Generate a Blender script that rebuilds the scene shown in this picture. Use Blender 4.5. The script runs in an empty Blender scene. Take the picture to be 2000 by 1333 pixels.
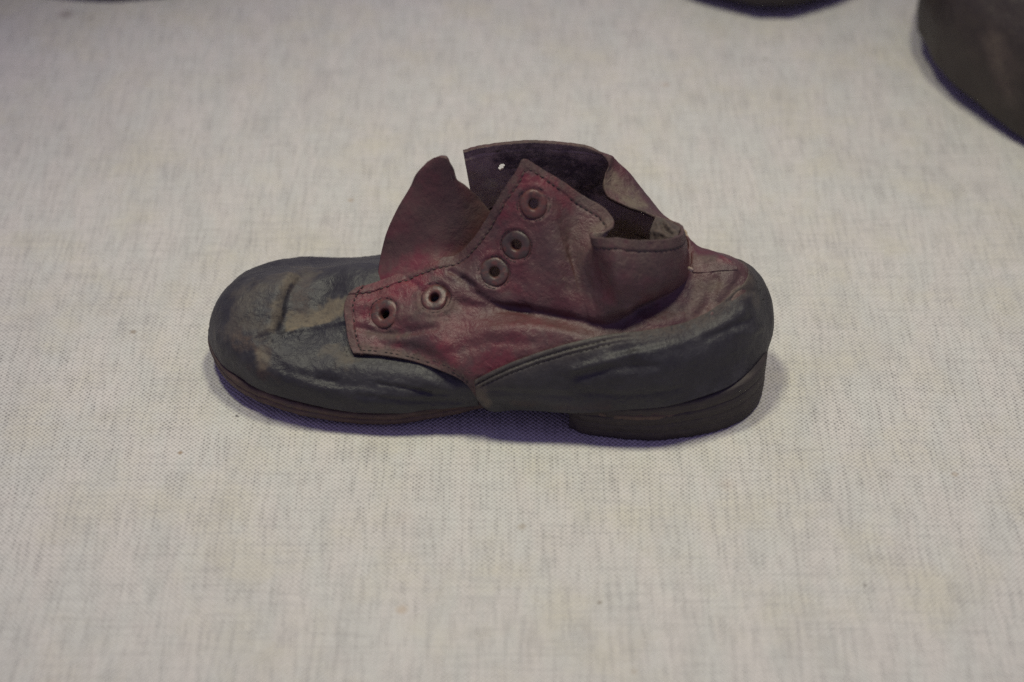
import bpy, math, random
import numpy as np
from mathutils import Vector, Matrix, noise as mnoise

random.seed(7)
rng = np.random.default_rng(7)
scene = bpy.context.scene
COL = scene.collection
CM = 0.01

# ------------------------------------------------------------------ camera
ELEV = math.radians(39.0)
DIST = 65.5                      # cm from the aim point on the cloth
FPX = 4200.0                     # focal length in pixels of the 2000 px wide photograph
CAM = np.array([0.0, -DIST * math.cos(ELEV), DIST * math.sin(ELEV)])
FWD = np.array([0.0, math.cos(ELEV), -math.sin(ELEV)])
RGT = np.array([1.0, 0.0, 0.0])
UPV = np.array([0.0, math.sin(ELEV), math.cos(ELEV)])
cd = bpy.data.cameras.new('camera')
cam = bpy.data.objects.new('camera', cd)
COL.objects.link(cam)
cam.location = CAM * CM
cam.rotation_euler = (math.pi / 2 - ELEV, 0, 0)
cd.sensor_width = 36.0
cd.lens = FPX / 2000.0 * 36.0
cd.clip_start = 0.01
cd.clip_end = 50
cd.dof.use_dof = True
cd.dof.focus_distance = 0.632
cd.dof.aperture_fstop = 7.5
scene.camera = cam

# ------------------------------------------------------------------ world, lamps, exposure
w = bpy.data.worlds.new('World')
scene.world = w
w.use_nodes = True
bg = w.node_tree.nodes['Background']
bg.inputs[0].default_value = (0.47, 0.39, 0.87, 1)
bg.inputs[1].default_value = 0.37
for lx in (-0.27, 0.23):                       # two lamps in the lid of the display case
    sl = bpy.data.lights.new('display_case_lamp', 'SPOT')
    sl.energy = 40.5
    sl.color = (1.0, 0.98, 0.755)
    sl.spot_size = math.radians(30)
    sl.spot_blend = 1.0
    sl.shadow_soft_size = 0.10
    so = bpy.data.objects.new('display_case_lamp', sl)
    COL.objects.link(so)
    so.location = (lx, 0.06, 1.46)
    aim = Vector((0.02, -0.02, 0.0))
    so.rotation_euler = (aim - so.location).to_track_quat('-Z', 'Y').to_euler()
scene.view_settings.view_transform = 'Standard'
scene.view_settings.look = 'None'
scene.view_settings.exposure = 0.0
scene.view_settings.gamma = 1.0
scene.cycles.use_denoising = False
scene.cycles.max_bounces = 8
scene.cycles.sample_clamp_indirect = 3.0

# ------------------------------------------------------------------ helpers
def ray(px, py):
    return FWD * FPX + RGT * (px - 1000.0) + UPV * (666.5 - py)
def WY(px, py, y):
    d = ray(px, py); return CAM + d * ((y - CAM[1]) / d[1])
def WZ(px, py, z):
    d = ray(px, py); return CAM + d * ((z - CAM[2]) / d[2])
def proj(P):
    q = P - CAM
    dep = q @ FWD
    return np.stack([1000 + FPX * (q @ RGT) / dep, 666.5 - FPX * (q @ UPV) / dep, dep], -1)

def hspline(t, P, tt):
    """C1 cubic through P at knots t, evaluated at tt (first axis)."""
    t = np.asarray(t, float); P = np.asarray(P, float); tt = np.asarray(tt, float)
    n = len(t)
    h = np.diff(t)
    sh = (n - 1,) + (1,) * (P.ndim - 1)
    d = np.diff(P, axis=0) / h.reshape(sh)
    m = np.empty_like(P)
    m[0] = d[0]; m[-1] = d[-1]
    for i in range(1, n - 1):
        m[i] = (d[i - 1] * h[i] + d[i] * h[i - 1]) / (h[i] + h[i - 1])
    k = np.clip(np.searchsorted(t, tt, 'right') - 1, 0, n - 2)
    s = (tt - t[k]) / h[k]
    e = (len(tt),) + (1,) * (P.ndim - 1)
    s = s.reshape(e); hk = h[k].reshape(e)
    return ((2*s**3 - 3*s**2 + 1) * P[k] + (s**3 - 2*s**2 + s) * hk * m[k]
            + (-2*s**3 + 3*s**2) * P[k+1] + (s**3 - s**2) * hk * m[k+1])

def chord(C, axis):
    d = np.linalg.norm(np.diff(C, axis=axis), axis=-1)
    d = d.mean(axis=1 - axis) + 1e-3
    t = np.concatenate([[0], np.cumsum(d)])
    return t / t[-1]

def surf(C, nu, nv):
    tu, tv = chord(C, 0), chord(C, 1)
    A = hspline(tu, C, np.linspace(0, 1, nu))
    B = hspline(tv, np.swapaxes(A, 0, 1), np.linspace(0, 1, nv))
    return np.swapaxes(B, 0, 1), tu, tv

def gnormals(G):
    a = np.gradient(G, axis=0); b = np.gradient(G, axis=1)
    n = np.cross(a, b)
    l = np.linalg.norm(n, axis=-1, keepdims=True)
    return n / np.maximum(l, 1e-9)

def polyline(pts, step=3.0):
    pts = np.asarray(pts, float)
    if len(pts) < 2: return pts
    t = np.concatenate([[0], np.cumsum(np.linalg.norm(np.diff(pts, axis=0), axis=1))])
    n = max(2, int(t[-1] / step))
    return hspline(t, pts, np.linspace(0, t[-1], n))

def fbm(P, scale, octaves=3, seed=0.0):
    P = P.reshape(-1, 3)
    out = np.empty(len(P))
    for i, p in enumerate(P):
        out[i] = mnoise.fractal(Vector((p[0]*scale + seed, p[1]*scale, p[2]*scale)), 0.6, 2.1, octaves)
    return out

class Sheet:
    """A grid of points in cm with outward normals and a wear colour per point."""
    def __init__(s, G, flip=False):
        s.G = G
        s.shape = G.shape[:2]
        s.flip = flip
        s.wear = np.zeros(s.shape + (4,)); s.wear[..., 3] = 1
        s.mask = np.ones((s.shape[0]-1, s.shape[1]-1), bool)
        s.renorm()
    def renorm(s):
        s.N = gnormals(s.G) * (-1 if s.flip else 1)
    def on(s, pts, step=3.0, inside=False):
        """3-D points of the front surface under a pixel polyline."""
        pr = proj(s.G.reshape(-1, 3)); Nn = s.N.reshape(-1, 3)
        vd = s.G.reshape(-1, 3) - CAM
        facing = ((Nn * vd).sum(-1) < 0) != bool(inside)
        if inside: facing &= np.repeat(np.arange(s.shape[0]) > s.shape[0]*0.7, s.shape[1])
        idx = np.where(facing)[0]
        pr = pr[idx]
        out = []
        for q in polyline(pts, step):
            d2 = (pr[:, 0]-q[0])**2 + (pr[:, 1]-q[1])**2 
            near = d2 < max(d2.min() * 1.5, 30)
            j = np.where(near)[0]
            j = j[np.argmin(pr[j, 2] + 0.02*np.sqrt(d2[j]))]
            out.append(idx[j])
        return np.array(out)
    def dist(s, pts, step=3.0, rmax=2.0, inside=False):
        ids = s.on(pts, step, inside)
        Q = s.G.reshape(-1, 3)[ids]
        X = s.G.reshape(-1, 3)
        D = np.full(len(X), 1e3)
        lo, hi = Q.min(0) - rmax, Q.max(0) + rmax
        sel = np.where(np.all((X > lo) & (X < hi), axis=1))[0]
        for a in range(0, len(sel), 20000):
            b = sel[a:a+20000]
            D[b] = np.sqrt(((X[b][:, None] - Q[None])**2).sum(-1)).min(1)
        return D.reshape(s.shape)
    def push(s, pts, depth, width, ridge=0.0, step=3.0):
        D = s.dist(pts, step, width*4)
        f = -depth*np.exp(-(D/width)**2) + ridge*np.exp(-((D-2.0*width)/width)**2)
        f[D > 900] = 0
        s.G = s.G + s.N * f[..., None]
    def paint(s, ch, pts, amount, radius, soft=0.5, step=5.0, jitter=0.0, inside=False):
        D = s.dist(pts, step, radius*2.2, inside)
        if jitter:
            sel = D < radius*2.2
            D[sel] = D[sel] + jitter*fbm(s.G[sel], 1.6, 3, ch*7.0)
        f = np.clip((radius - D)/(radius*soft) , 0, 1)
        f = f*f*(3-2*f)
        s.wear[..., ch] = np.clip(s.wear[..., ch]*(1-f) + amount*f, -1, 1) if amount >= 0 else np.clip(s.wear[..., ch] + amount*f, 0, 1)
    def rough(s, amp, scale, seed=0.0, octaves=3):
        n = fbm(s.G, scale, octaves, seed).reshape(s.shape)
        s.G = s.G + s.N*(amp*n)[..., None]
    def build(s, name, mats, parent, thick=0.0, rim_mat=None, taper=None):
        nu, nv = s.shape
        ids = np.arange(nu*nv).reshape(nu, nv)
        a, b, c, d = ids[:-1, :-1], ids[1:, :-1], ids[1:, 1:], ids[:-1, 1:]
        q = np.stack([a, b, c, d] if not s.flip else [a, d, c, b], -1)[s.mask]
        me = bpy.data.meshes.new(name)
        me.from_pydata((s.G.reshape(-1, 3)*CM).tolist(), [], q.tolist())
        at = me.color_attributes.new('wear', 'FLOAT_COLOR', 'POINT')
        at.data.foreach_set('color', s.wear.reshape(-1).astype(np.float32))
        me.polygons.foreach_set('use_smooth', [True]*len(me.polygons))
        for m in mats: me.materials.append(m)
        o = bpy.data.objects.new(name, me); COL.objects.link(o); o.parent = parent
        if thick:
            md = o.modifiers.new('thickness', 'SOLIDIFY')
            md.thickness = thick*CM; md.offset = -1; md.use_rim = True
            md.use_quality_normals = False
            if len(mats) > 1: md.material_offset = 1
            md.material_offset_rim = 0 if rim_mat is None else rim_mat
            if taper is not None:
                vg = o.vertex_groups.new(name='thickness')
                tw = taper.reshape(-1)
                for lv in range(1, 11):
                    ix = np.where(np.ceil(tw*10) == lv)[0]
                    if len(ix): vg.add(ix.tolist(), lv/10, 'REPLACE')
                md.vertex_group = 'thickness'
        return o

def mesh_obj(name, verts, faces, mats, parent=None, smooth=True, wear=None):
    me = bpy.data.meshes.new(name)
    me.from_pydata((np.asarray(verts)*CM).tolist(), [], faces)
    for m in (mats if isinstance(mats, (list, tuple)) else [mats]): me.materials.append(m)
    me.polygons.foreach_set('use_smooth', [smooth]*len(me.polygons))
    if wear is not None:
        at = me.color_attributes.new('wear', 'FLOAT_COLOR', 'POINT')
        at.data.foreach_set('color', np.asarray(wear, np.float32).reshape(-1))
    o = bpy.data.objects.new(name, me); COL.objects.link(o); o.parent = parent
    return o

def empty(name, loc):
    o = bpy.data.objects.new(name, None); COL.objects.link(o)
    o.location = loc; o.empty_display_size = 0.02
    return o
def tag(o, label, cat, group=None):
    o['label'] = label; o['category'] = cat
    if group: o['group'] = group

def rings_mesh(rings, cap_first=True, cap_last=True):
    """closed loops of equal length -> verts, faces"""
    n = len(rings[0]); V = np.concatenate(rings); F = []
    for k in range(len(rings)-1):
        for i in range(n):
            j = (i+1) % n
            F.append((k*n+i, k*n+j, (k+1)*n+j, (k+1)*n+i))
    if cap_first: F.append(tuple(range(n-1, -1, -1)))
    if cap_last: F.append(tuple((len(rings)-1)*n+i for i in range(n)))
    return V, F

# ------------------------------------------------------------------ materials
class NT:
    def __init__(s, name):
        s.m = bpy.data.materials.new(name); s.m.use_nodes = True
        s.t = s.m.node_tree; s.t.nodes.clear()
        s.out = s.n('ShaderNodeOutputMaterial')
        s.b = s.n('ShaderNodeBsdfPrincipled')
        s.l(s.b.outputs[0], s.out.inputs[0])
        s.tc = s.n('ShaderNodeTexCoord').outputs['Object']
    def n(s, ty, **kw):
        nd = s.t.nodes.new(ty)
        for k, v in kw.items(): setattr(nd, k, v)
        return nd
    def l(s, a, b): s.t.links.new(a, b)
    def put(s, sock, v):
        if isinstance(v, (int, float)): sock.default_value = v
        elif isinstance(v, (tuple, list)): sock.default_value = tuple(v) + ((1,) if len(v) == 3 and sock.type == 'RGBA' else ())
        else: s.l(v, sock)
    def math(s, op, a, b=0.0, c=None):
        nd = s.n('ShaderNodeMath', operation=op)
        s.put(nd.inputs[0], a); s.put(nd.inputs[1], b)
        if c is not None: s.put(nd.inputs[2], c)
        return nd.outputs[0]
    def mix(s, f, a, b, mode='MIX'):
        nd = s.n('ShaderNodeMix', data_type='RGBA', blend_type=mode)
        s.put(nd.inputs[0], f); s.put(nd.inputs[6], a); s.put(nd.inputs[7], b)
        return nd.outputs[2]
    def noise(s, scale, detail=4, rough=0.6, vec=None, dist=0.0):
        nd = s.n('ShaderNodeTexNoise')
        s.put(nd.inputs['Vector'], vec if vec is not None else s.tc)
        nd.inputs['Scale'].default_value = scale; nd.inputs['Detail'].default_value = detail
        nd.inputs['Roughness'].default_value = rough; nd.inputs['Distortion'].default_value = dist
        return nd.outputs['Fac']
    def vor(s, scale, feature='F1', vec=None, rnd=1.0):
        nd = s.n('ShaderNodeTexVoronoi', feature=feature)
        s.put(nd.inputs['Vector'], vec if vec is not None else s.tc)
        nd.inputs['Scale'].default_value = scale
        nd.inputs['Randomness'].default_value = rnd
        return nd
    def ramp(s, v, lo, hi, a=0.0, b=1.0):
        nd = s.n('ShaderNodeMapRange', interpolation_type='SMOOTHSTEP')
        s.put(nd.inputs[0], v)
        for i, x in enumerate((lo, hi, a, b)): nd.inputs[i+1].default_value = x
        return nd.outputs[0]
    def scalevec(s, v):
        nd = s.n('ShaderNodeVectorMath', operation='MULTIPLY')
        s.l(s.tc, nd.inputs[0]); nd.inputs[1].default_value = v
        return nd.outputs[0]
    def bump(s, h, strength, dist, prev=None):
        nd = s.n('ShaderNodeBump')
        nd.inputs['Strength'].default_value = strength; nd.inputs['Distance'].default_value = dist
        s.l(h, nd.inputs['Height'])
        if prev is not None: s.l(prev, nd.inputs['Normal'])
        return nd.outputs[0]
    def wear(s):
        a = s.n('ShaderNodeAttribute', attribute_name='wear')
        sp = s.n('ShaderNodeSeparateColor'); s.l(a.outputs['Color'], sp.inputs[0])
        return sp.outputs

DUST = (0.150, 0.123, 0.082)
def leather(name, base, dull, vivid, rough=0.46, dustamt=0.25, grain=1.0, spec=0.5, hides=((0.085, 0.058, 0.043), (0.045, 0.034, 0.029)), film=None, dustc=DUST):
    """worn leather; wear.r = dust, wear.g = bare brown hide, wear.b = strong remaining colour"""
    t = NT(name)
    r, g, b = t.wear()[:3]
    big = t.noise(55, 5, 0.62, dist=0.6)
    mid = t.noise(260, 5, 0.65)
    fine = t.noise(1500, 4, 0.7)
    c = t.mix(t.ramp(big, 0.36, 0.66), base, dull)
    c = t.mix(t.math('MULTIPLY', t.ramp(mid, 0.42, 0.7), 0.45), c, tuple(x*1.35 for x in dull))
    bb = t.math('MULTIPLY', b, t.ramp(t.noise(140, 5, 0.7), 0.25, 0.6))
    c = t.mix(bb, c, vivid)
    hide = t.mix(t.ramp(fine, 0.35, 0.65), *hides)
    gg = t.math('MULTIPLY', g, t.ramp(t.noise(420, 5, 0.75), 0.28, 0.55))
    c = t.mix(gg, c, hide)
    # settled dust, patchy
    dn = t.math('MULTIPLY', t.ramp(t.noise(120, 6, 0.72), 0.40, 0.72), dustamt)
    dp = t.math('MULTIPLY', r, t.ramp(t.noise(330, 6, 0.78), 0.18, 0.62))
    dd = t.math('MAXIMUM', dn, dp)
    c = t.mix(dn, c, film or dustc)
    c = t.mix(dp, c, dustc)
    # pale scratches
    sv = t.noise(90, 2, 0.5, vec=t.scalevec((4.0, 1.2, 1.2)), dist=2.5)
    scr = t.math('MULTIPLY', t.ramp(t.math('ABSOLUTE', t.math('SUBTRACT', sv, 0.5)), 0.0, 0.006, 1, 0), t.ramp(t.noise(60, 2), 0.52, 0.66))
    c = t.mix(t.math('MULTIPLY', scr, 0.30), c, tuple(x*2.1 + 0.02 for x in dull))
    c = t.mix(t.math('MULTIPLY', t.ramp(fine, 0.5, 0.8), 0.25), c, tuple(x*0.55 for x in base))
    t.put(t.b.inputs['Base Color'], c)
    ro = t.math('ADD', rough - 0.06, t.math('MULTIPLY', mid, 0.16))
    ro = t.math('ADD', ro, t.math('MULTIPLY', t.math('MAXIMUM', dd, gg), 0.28))
    t.put(t.b.inputs['Roughness'], ro)
    t.b.inputs['Specular IOR Level'].default_value = spec
    # grain: pebbles, pores and fine cross wrinkles
    vo = t.vor(1150, 'DISTANCE_TO_EDGE')
    peb = t.ramp(vo.outputs['Distance'], 0.0, 0.16)
    n1 = t.bump(peb, 0.20*grain, 0.00012)
    wr = t.noise(420, 4, 0.62, vec=t.scalevec((1.0, 1.0, 0.55)), dist=1.2)
    n2 = t.bump(wr, 0.45*grain, 0.0007, n1)
    cr = t.noise(120, 3, 0.55, dist=1.8)
    n3 = t.bump(t.ramp(t.math('ABSOLUTE', t.math('SUBTRACT', cr, 0.5)), 0.0, 0.03), 0.16*grain, 0.0007, n2)
    t.put(t.b.inputs['Normal'], n3)
    return t.m

M_BLACK = leather('black_leather', (0.019, 0.018, 0.0195), (0.031, 0.030, 0.031), (0.015, 0.015, 0.020), rough=0.50, dustamt=0.22, grain=1.1, spec=0.42, film=(0.078, 0.074, 0.072))
M_MAROON = leather('maroon_leather', (0.082, 0.027, 0.029), (0.068, 0.038, 0.036), (0.135, 0.020, 0.029), rough=0.48, dustamt=0.12, grain=1.2, spec=0.45)
M_TONGUE = leather('tongue_leather', (0.090, 0.028, 0.028), (0.076, 0.038, 0.033), (0.128, 0.019, 0.030), rough=0.55, dustamt=0.2, grain=0.7)
M_LINING = leather('lining_leather', (0.36, 0.27, 0.215), (0.42, 0.335, 0.24), dustc=(0.60, 0.54, 0.35), vivid=(0.16, 0.070, 0.060), hides=((0.13, 0.10, 0.085), (0.08, 0.065, 0.06)), rough=0.72, dustamt=0.25, spec=0.25)
M_BROWN = leather('dark_brown_leather', (0.026, 0.019, 0.013), (0.036, 0.027, 0.018), (0.016, 0.015, 0.014), rough=0.5, dustamt=0.10)

def edge_leather(name, a, b):
    t = NT(name)
    lay = t.noise(90, 4, 0.6, vec=t.scalevec((0.35, 0.35, 14.0)), dist=0.4)
    n = t.noise(300, 6, 0.72)
    c = t.mix(t.ramp(n, 0.3, 0.7), a, b)
    c = t.mix(t.math('MULTIPLY', t.ramp(lay, 0.45, 0.62), 0.5), c, tuple(x*0.55 for x in a))
    c = t.mix(t.math('MULTIPLY', t.ramp(t.noise(150, 5, 0.7), 0.5, 0.75), 0.35), c, (0.13, 0.105, 0.075))
    t.put(t.b.inputs['Base Color'], c)
    t.b.inputs['Roughness'].default_value = 0.66
    t.b.inputs['Specular IOR Level'].default_value = 0.35
    nn = t.bump(lay, 0.5, 0.0006)
    t.put(t.b.inputs['Normal'], t.bump(n, 0.5, 0.0006, nn))
    return t.m
M_SOLE = edge_leather('sole_edge_leather', (0.120, 0.080, 0.058), (0.065, 0.046, 0.037))
M_HEEL = edge_leather('stacked_heel_leather', (0.056, 0.046, 0.039), (0.037, 0.032, 0.030))

def eyelet_mat():
    t = NT('worn_enamel_eyelet')
    n = t.noise(330, 5, 0.7)
    oi = t.n('ShaderNodeObjectInfo').outputs['Random']
    n2 = t.noise(300, 4, 0.7, vec=t.scalevec((1, 1, 1)))
    c = t.mix(t.ramp(t.math('ADD', n, t.math('MULTIPLY', t.math('SUBTRACT', oi, 0.5), 0.12)), 0.40, 0.60), (0.100, 0.036, 0.028), (0.055, 0.038, 0.032))
    c = t.mix(t.math('MULTIPLY', t.ramp(n2, 0.55, 0.68), 0.7), c, (0.045, 0.030, 0.028))
    t.put(t.b.inputs['Base Color'], c)
    t.put(t.b.inputs['Metallic'], t.math('MULTIPLY', t.ramp(n2, 0.54, 0.64), 0.2))
    t.b.inputs['Roughness'].default_value = 0.45
    t.put(t.b.inputs['Normal'], t.bump(t.noise(500, 4, 0.6), 0.45, 0.0006))
    return t.m
M_EYELET = eyelet_mat()

def plain(name, c, rough=0.8, c2=None, scale=900):
    t = NT(name)
    c2 = c2 or tuple(x*0.6 for x in c)
    t.put(t.b.inputs['Base Color'], t.mix(t.ramp(t.noise(scale, 4, 0.7), 0.35, 0.65), c, c2))
    t.b.inputs['Roughness'].default_value = rough
    t.put(t.b.inputs['Normal'], t.bump(t.noise(1400, 3, 0.6), 0.5, 0.0002))
    return t.m
M_THREAD_D = plain('dark_thread', (0.022, 0.017, 0.016))
M_THREAD_R = plain('brown_thread', (0.085, 0.058, 0.046))

def linen():
    t = NT('linen_cloth')
    T = 0.00079
    sx = t.n('ShaderNodeSeparateXYZ'); 
    # yarns wander a little
    wob = t.n('ShaderNodeTexNoise'); wob.inputs['Scale'].default_value = 160; wob.inputs['Detail'].default_value = 3
    t.l(t.tc, wob.inputs['Vector'])
    wv = t.n('ShaderNodeVectorMath', operation='MULTIPLY_ADD')
    t.l(wob.outputs['Color'], wv.inputs[0]); wv.inputs[1].default_value = (0.0011, 0.0011, 0); t.l(t.tc, wv.inputs[2])
    t.l(wv.outputs[0], sx.inputs[0])
    k = math.pi / T
    sxx = t.math('SINE', t.math('MULTIPLY', sx.outputs[0], k))
    syy = t.math('SINE', t.math('MULTIPLY', sx.outputs[1], k))
    chk = t.math('MULTIPLY', sxx, syy)
    weave = t.math('MULTIPLY_ADD', chk, 0.5, 0.5)
    amp = t.noise(700, 3, 0.6)
    hol = t.ramp(t.math('ADD', chk, t.math('MULTIPLY', t.math('SUBTRACT', amp, 0.5), 1.1)), -0.95, -0.1, 1, 0)
    # slubs: long streaks along the warp (y) and shorter ones along the weft
    s1 = t.noise(1, 4, 0.6, vec=t.scalevec((760, 70, 1)))
    s2 = t.noise(1, 4, 0.6, vec=t.scalevec((120, 30, 1)))
    s3 = t.noise(1, 3, 0.6, vec=t.scalevec((55, 800, 1)))
    big = t.noise(16, 4, 0.6)
    hue = t.noise(1, 4, 0.65, vec=t.scalevec((90, 30, 1)))
    hue2 = t.noise(34, 4, 0.6)
    c = t.mix(t.ramp(hue, 0.36, 0.64), (0.560, 0.556, 0.505), (0.592, 0.562, 0.510))
    c = t.mix(t.ramp(hue2, 0.44, 0.76), c, (0.572, 0.542, 0.440))
    dark = t.math('ADD', t.math('MULTIPLY', t.ramp(s1, 0.42, 0.75), 0.34), t.math('MULTIPLY', t.ramp(s2, 0.42, 0.74), 0.19))
    dark = t.math('ADD', dark, t.math('MULTIPLY', t.ramp(s3, 0.42, 0.75), 0.32))
    dark = t.math('ADD', dark, t.math('MULTIPLY', t.ramp(big, 0.42, 0.75), 0.14))
    c = t.mix(dark, c, (0.335, 0.325, 0.300))
    c = t.mix(t.math('MULTIPLY', hol, t.math('MULTIPLY_ADD', t.ramp(s1, 0.4, 0.7), 0.5, 0.45)), c, (0.17, 0.16, 0.15))
    c = t.mix(t.math('MULTIPLY', t.ramp(weave, 0.6, 1.0), 0.35), c, (0.76, 0.745, 0.715))
    # brown flecks of straw and dirt
    v = t.vor(52); 
    fl = t.math('MULTIPLY', t.ramp(t.math('ADD', v.outputs['Distance'], t.math('MULTIPLY', t.math('SUBTRACT', t.noise(900, 3), 0.5), 0.06)), 0.02, 0.075, 1, 0), t.ramp(t.noise(21, 2), 0.56, 0.62))
    c = t.mix(t.math('MULTIPLY', fl, 0.6), c, (0.20, 0.145, 0.09))
    v2 = t.vor(31)
    fl2 = t.math('MULTIPLY', t.ramp(v2.outputs['Distance'], 0.0, 0.14, 1, 0), t.ramp(t.noise(17, 2, vec=t.scalevec((1.3, 1, 1))), 0.5, 0.58))
    c = t.mix(t.math('MULTIPLY', fl2, 0.28), c, (0.40, 0.30, 0.22))
    for (fx, fy, fr, fc, fk) in ((462,812,.05,(.05,.04,.045),.9),(205,441,.05,(.06,.05,.045),.85),(1210,243,.06,(.22,.15,.10),.7),(1495,115,.07,(.10,.075,.05),.8),(352,884,.07,(.26,.17,.09),.8),
            (685,390,.10,(.34,.25,.17),.6),(1690,1142,.06,(.10,.08,.06),.7),(1172,1177,.07,(.14,.11,.07),.6),(1020,1028,.13,(.30,.25,.18),.5),(130,28,.30,(.24,.20,.18),.6),
            (178,36,.10,(.16,.14,.13),.6),(248,252,.06,(.25,.22,.18),.7),(1300,165,.14,(.42,.34,.27),.6),(785,1190,.16,(.46,.36,.25),.5),(1865,925,.10,(.36,.28,.20),.5),(1240,1310,.1,(.36,.30,.22),.4)):
        q = WZ(fx, fy, 0)*CM
        dn = t.n('ShaderNodeVectorMath', operation='DISTANCE'); t.l(wv.outputs[0], dn.inputs[0]); dn.inputs[1].default_value = (q[0]+.0005, q[1]+.0005, q[2])
        c = t.mix(t.math('MULTIPLY', t.ramp(dn.outputs['Value'], fr*CM*.35, fr*CM*1.5, 1, 0), fk), c, fc)
    t.put(t.b.inputs['Base Color'], c)
    t.b.inputs['Roughness'].default_value = 0.9
    t.b.inputs['Specular IOR Level'].default_value = 0.15
    t.b.inputs['Sheen Weight'].default_value = 0.15
    hh = t.math('ADD', weave, t.math('MULTIPLY', t.math('ADD', s1, s3), 0.6))
    t.put(t.b.inputs['Normal'], t.bump(hh, 0.75, 0.0004))
    return t.m
M_LINEN = linen()

# ------------------------------------------------------------------ cloth
def cloth():
    nx, ny = 160, 130
    xs = np.linspace(-42, 46, nx); ys = np.linspace(-32, 48, ny)
    X, Y = np.meshgrid(xs, ys, indexing='ij')
    P = np.stack([X, Y, np.zeros_like(X)], -1)
    n = fbm(P, 0.11, 3, 3.0).reshape(nx, ny)
    r = np.sqrt((X+0.5)**2*0.6 + (Y+1.5)**2*1.6)
    P[..., 2] = 0.10*n*np.clip((r-9)/8, 0, 1) - 0.02
    s = Sheet(P)
    if s.N[..., 2].mean() < 0: s.flip = True
    o = s.build('cloth', [M_LINEN], None)
    o['kind'] = 'structure'
cloth()

# ================================================================== the child's shoe
shoe = empty('leather_shoe', (0, -0.02, 0))
shoe_inv = np.array([0, -2.0, 0])
tag(shoe, "child's worn black and maroon leather ankle shoe, unlaced, lying in full view on linen", 'shoe')

AX = -0.95        # lengthwise axis of the forefoot (y)
def mirror(p, axis=AX, k=1.0):
    return np.array([p[0], axis + (axis - p[1])*k, p[2]])

# ---- vamp: arcs from the near welt over the top to the far welt, from the waist to the toe tip
near = [  # near welt, low, shoulder, top(spine)
    [WZ(935,793,.95), WY(930,752,-4.15), WY(905,655,-2.75), np.array([-1.3, AX, 3.2])],
    [WZ(845,800,.85), WY(842,764,-4.20), WY(842,672,-3.25), np.array([-2.5, AX, 3.3])],
    [WZ(770,808,.75), WY(768,768,-4.25), WY(766,672,-3.05), np.array([-3.6, AX, 3.4])],
    [WZ(695,806,.75), WY(693,766,-4.15), WY(690,672,-2.95), np.array([-4.7, AX, 3.38])],
    [WZ(620,794,.80), WY(618,755,-4.00), WY(612,662,-2.75), np.array([-5.75, AX, 3.16])],
    [WZ(548,775,.88), WY(543,735,-3.72), WY(537,645,-2.5), np.array([-6.7, AX, 3.08])],
    [WZ(500,757,.95), WY(494,717,-3.35), WY(486,632,-2.25), np.array([-7.5, AX, 2.98])],
    [WZ(458,732,1.0), WY(450,693,-2.75), WY(446,625,-1.95), np.array([-8.2, AX, 2.70])],
    [WZ(433,711,1.05), WY(425,674,-2.15), WY(424,632,-1.65), np.array([-8.62, AX, 2.30])],
    [WZ(419,690,1.08), WY(415,665,-1.65), WY(415,645,-1.4), np.array([-8.86, AX, 1.85])],
]
arcs = []
for k, (n0, n1, n2, s) in enumerate(near):
    kf = 0.98
    f2 = mirror(n2, k=kf); f1 = mirror(n1, k=kf); f0 = mirror(n0, k=kf)
    arcs.append([n0, n1, n2, s, f2, f1, f0])
tip = np.array([-9.02, AX, 1.12])
arcs.append([tip + np.array([0, d*0.10, (0.02*(3-abs(d)))]) for d in (-3, -2, -1, 0, 1, 2, 3)])
C = np.array(arcs)
NEARWELT = [a[0] for a in near]
G, _, _ = surf(C, 330, 330)
V = Sheet(G)
# outward = away from the inside axis
cen = np.array([-5.0, AX, 1.5])
if ((V.G[100, 165]-cen)*V.N[100, 165]).sum() < 0:
    V.flip = True; V.renorm()
V.rough(0.045, 0.55, 1.0, 2)
V.rough(0.018, 2.2, 5.0, 3)
# toe dent: ridge behind the toe puff and hollow behind it
V.push([(640,556),(618,585),(612,612),(600,628)], 0.26, 0.60)
V.push([(598,532),(580,556),(568,580),(562,606),(555,632)], 0.13, 0.28)
V.push([(572,536),(554,556),(542,584),(538,612),(528,640)], -0.09, 0.26)
V.push([(520,560),(500,600)], -0.08, 0.7)
V.renorm()
V.push([(584,548),(569,570),(562,595),(558,618),(549,640)], 0.035, 0.09)
V.push([(505,662),(535,650),(552,642)], 0.05, 0.10, 0.015)
V.push([(535,664),(560,656),(575,650)], 0.03, 0.07, 0.01)
V.push([(566,648),(620,638),(674,626)], -0.05, 0.10)
# long soft creases low on the side
V.push([(640,715),(720,720),(800,733),(850,752)], -0.10, 0.26)
V.push([(620,742),(690,754),(780,764),(870,772)], 0.055, 0.15)
V.push([(740,750),(790,758),(840,768)], 0.035, 0.06, 0.012)
V.push([(560,722),(600,735),(650,744)], 0.05, 0.14)
V.push([(700,774),(800,784),(900,786)], 0.04, 0.10, 0.012)
V.push([(652,708),(653,722),(652,732)], 0.02, 0.03, 0.008)
V.push([(690,714),(693,728),(694,742)], 0.02, 0.03, 0.008)
V.push([(515,690),(545,712),(560,735)], 0.05, 0.16)
V.renorm()
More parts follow.
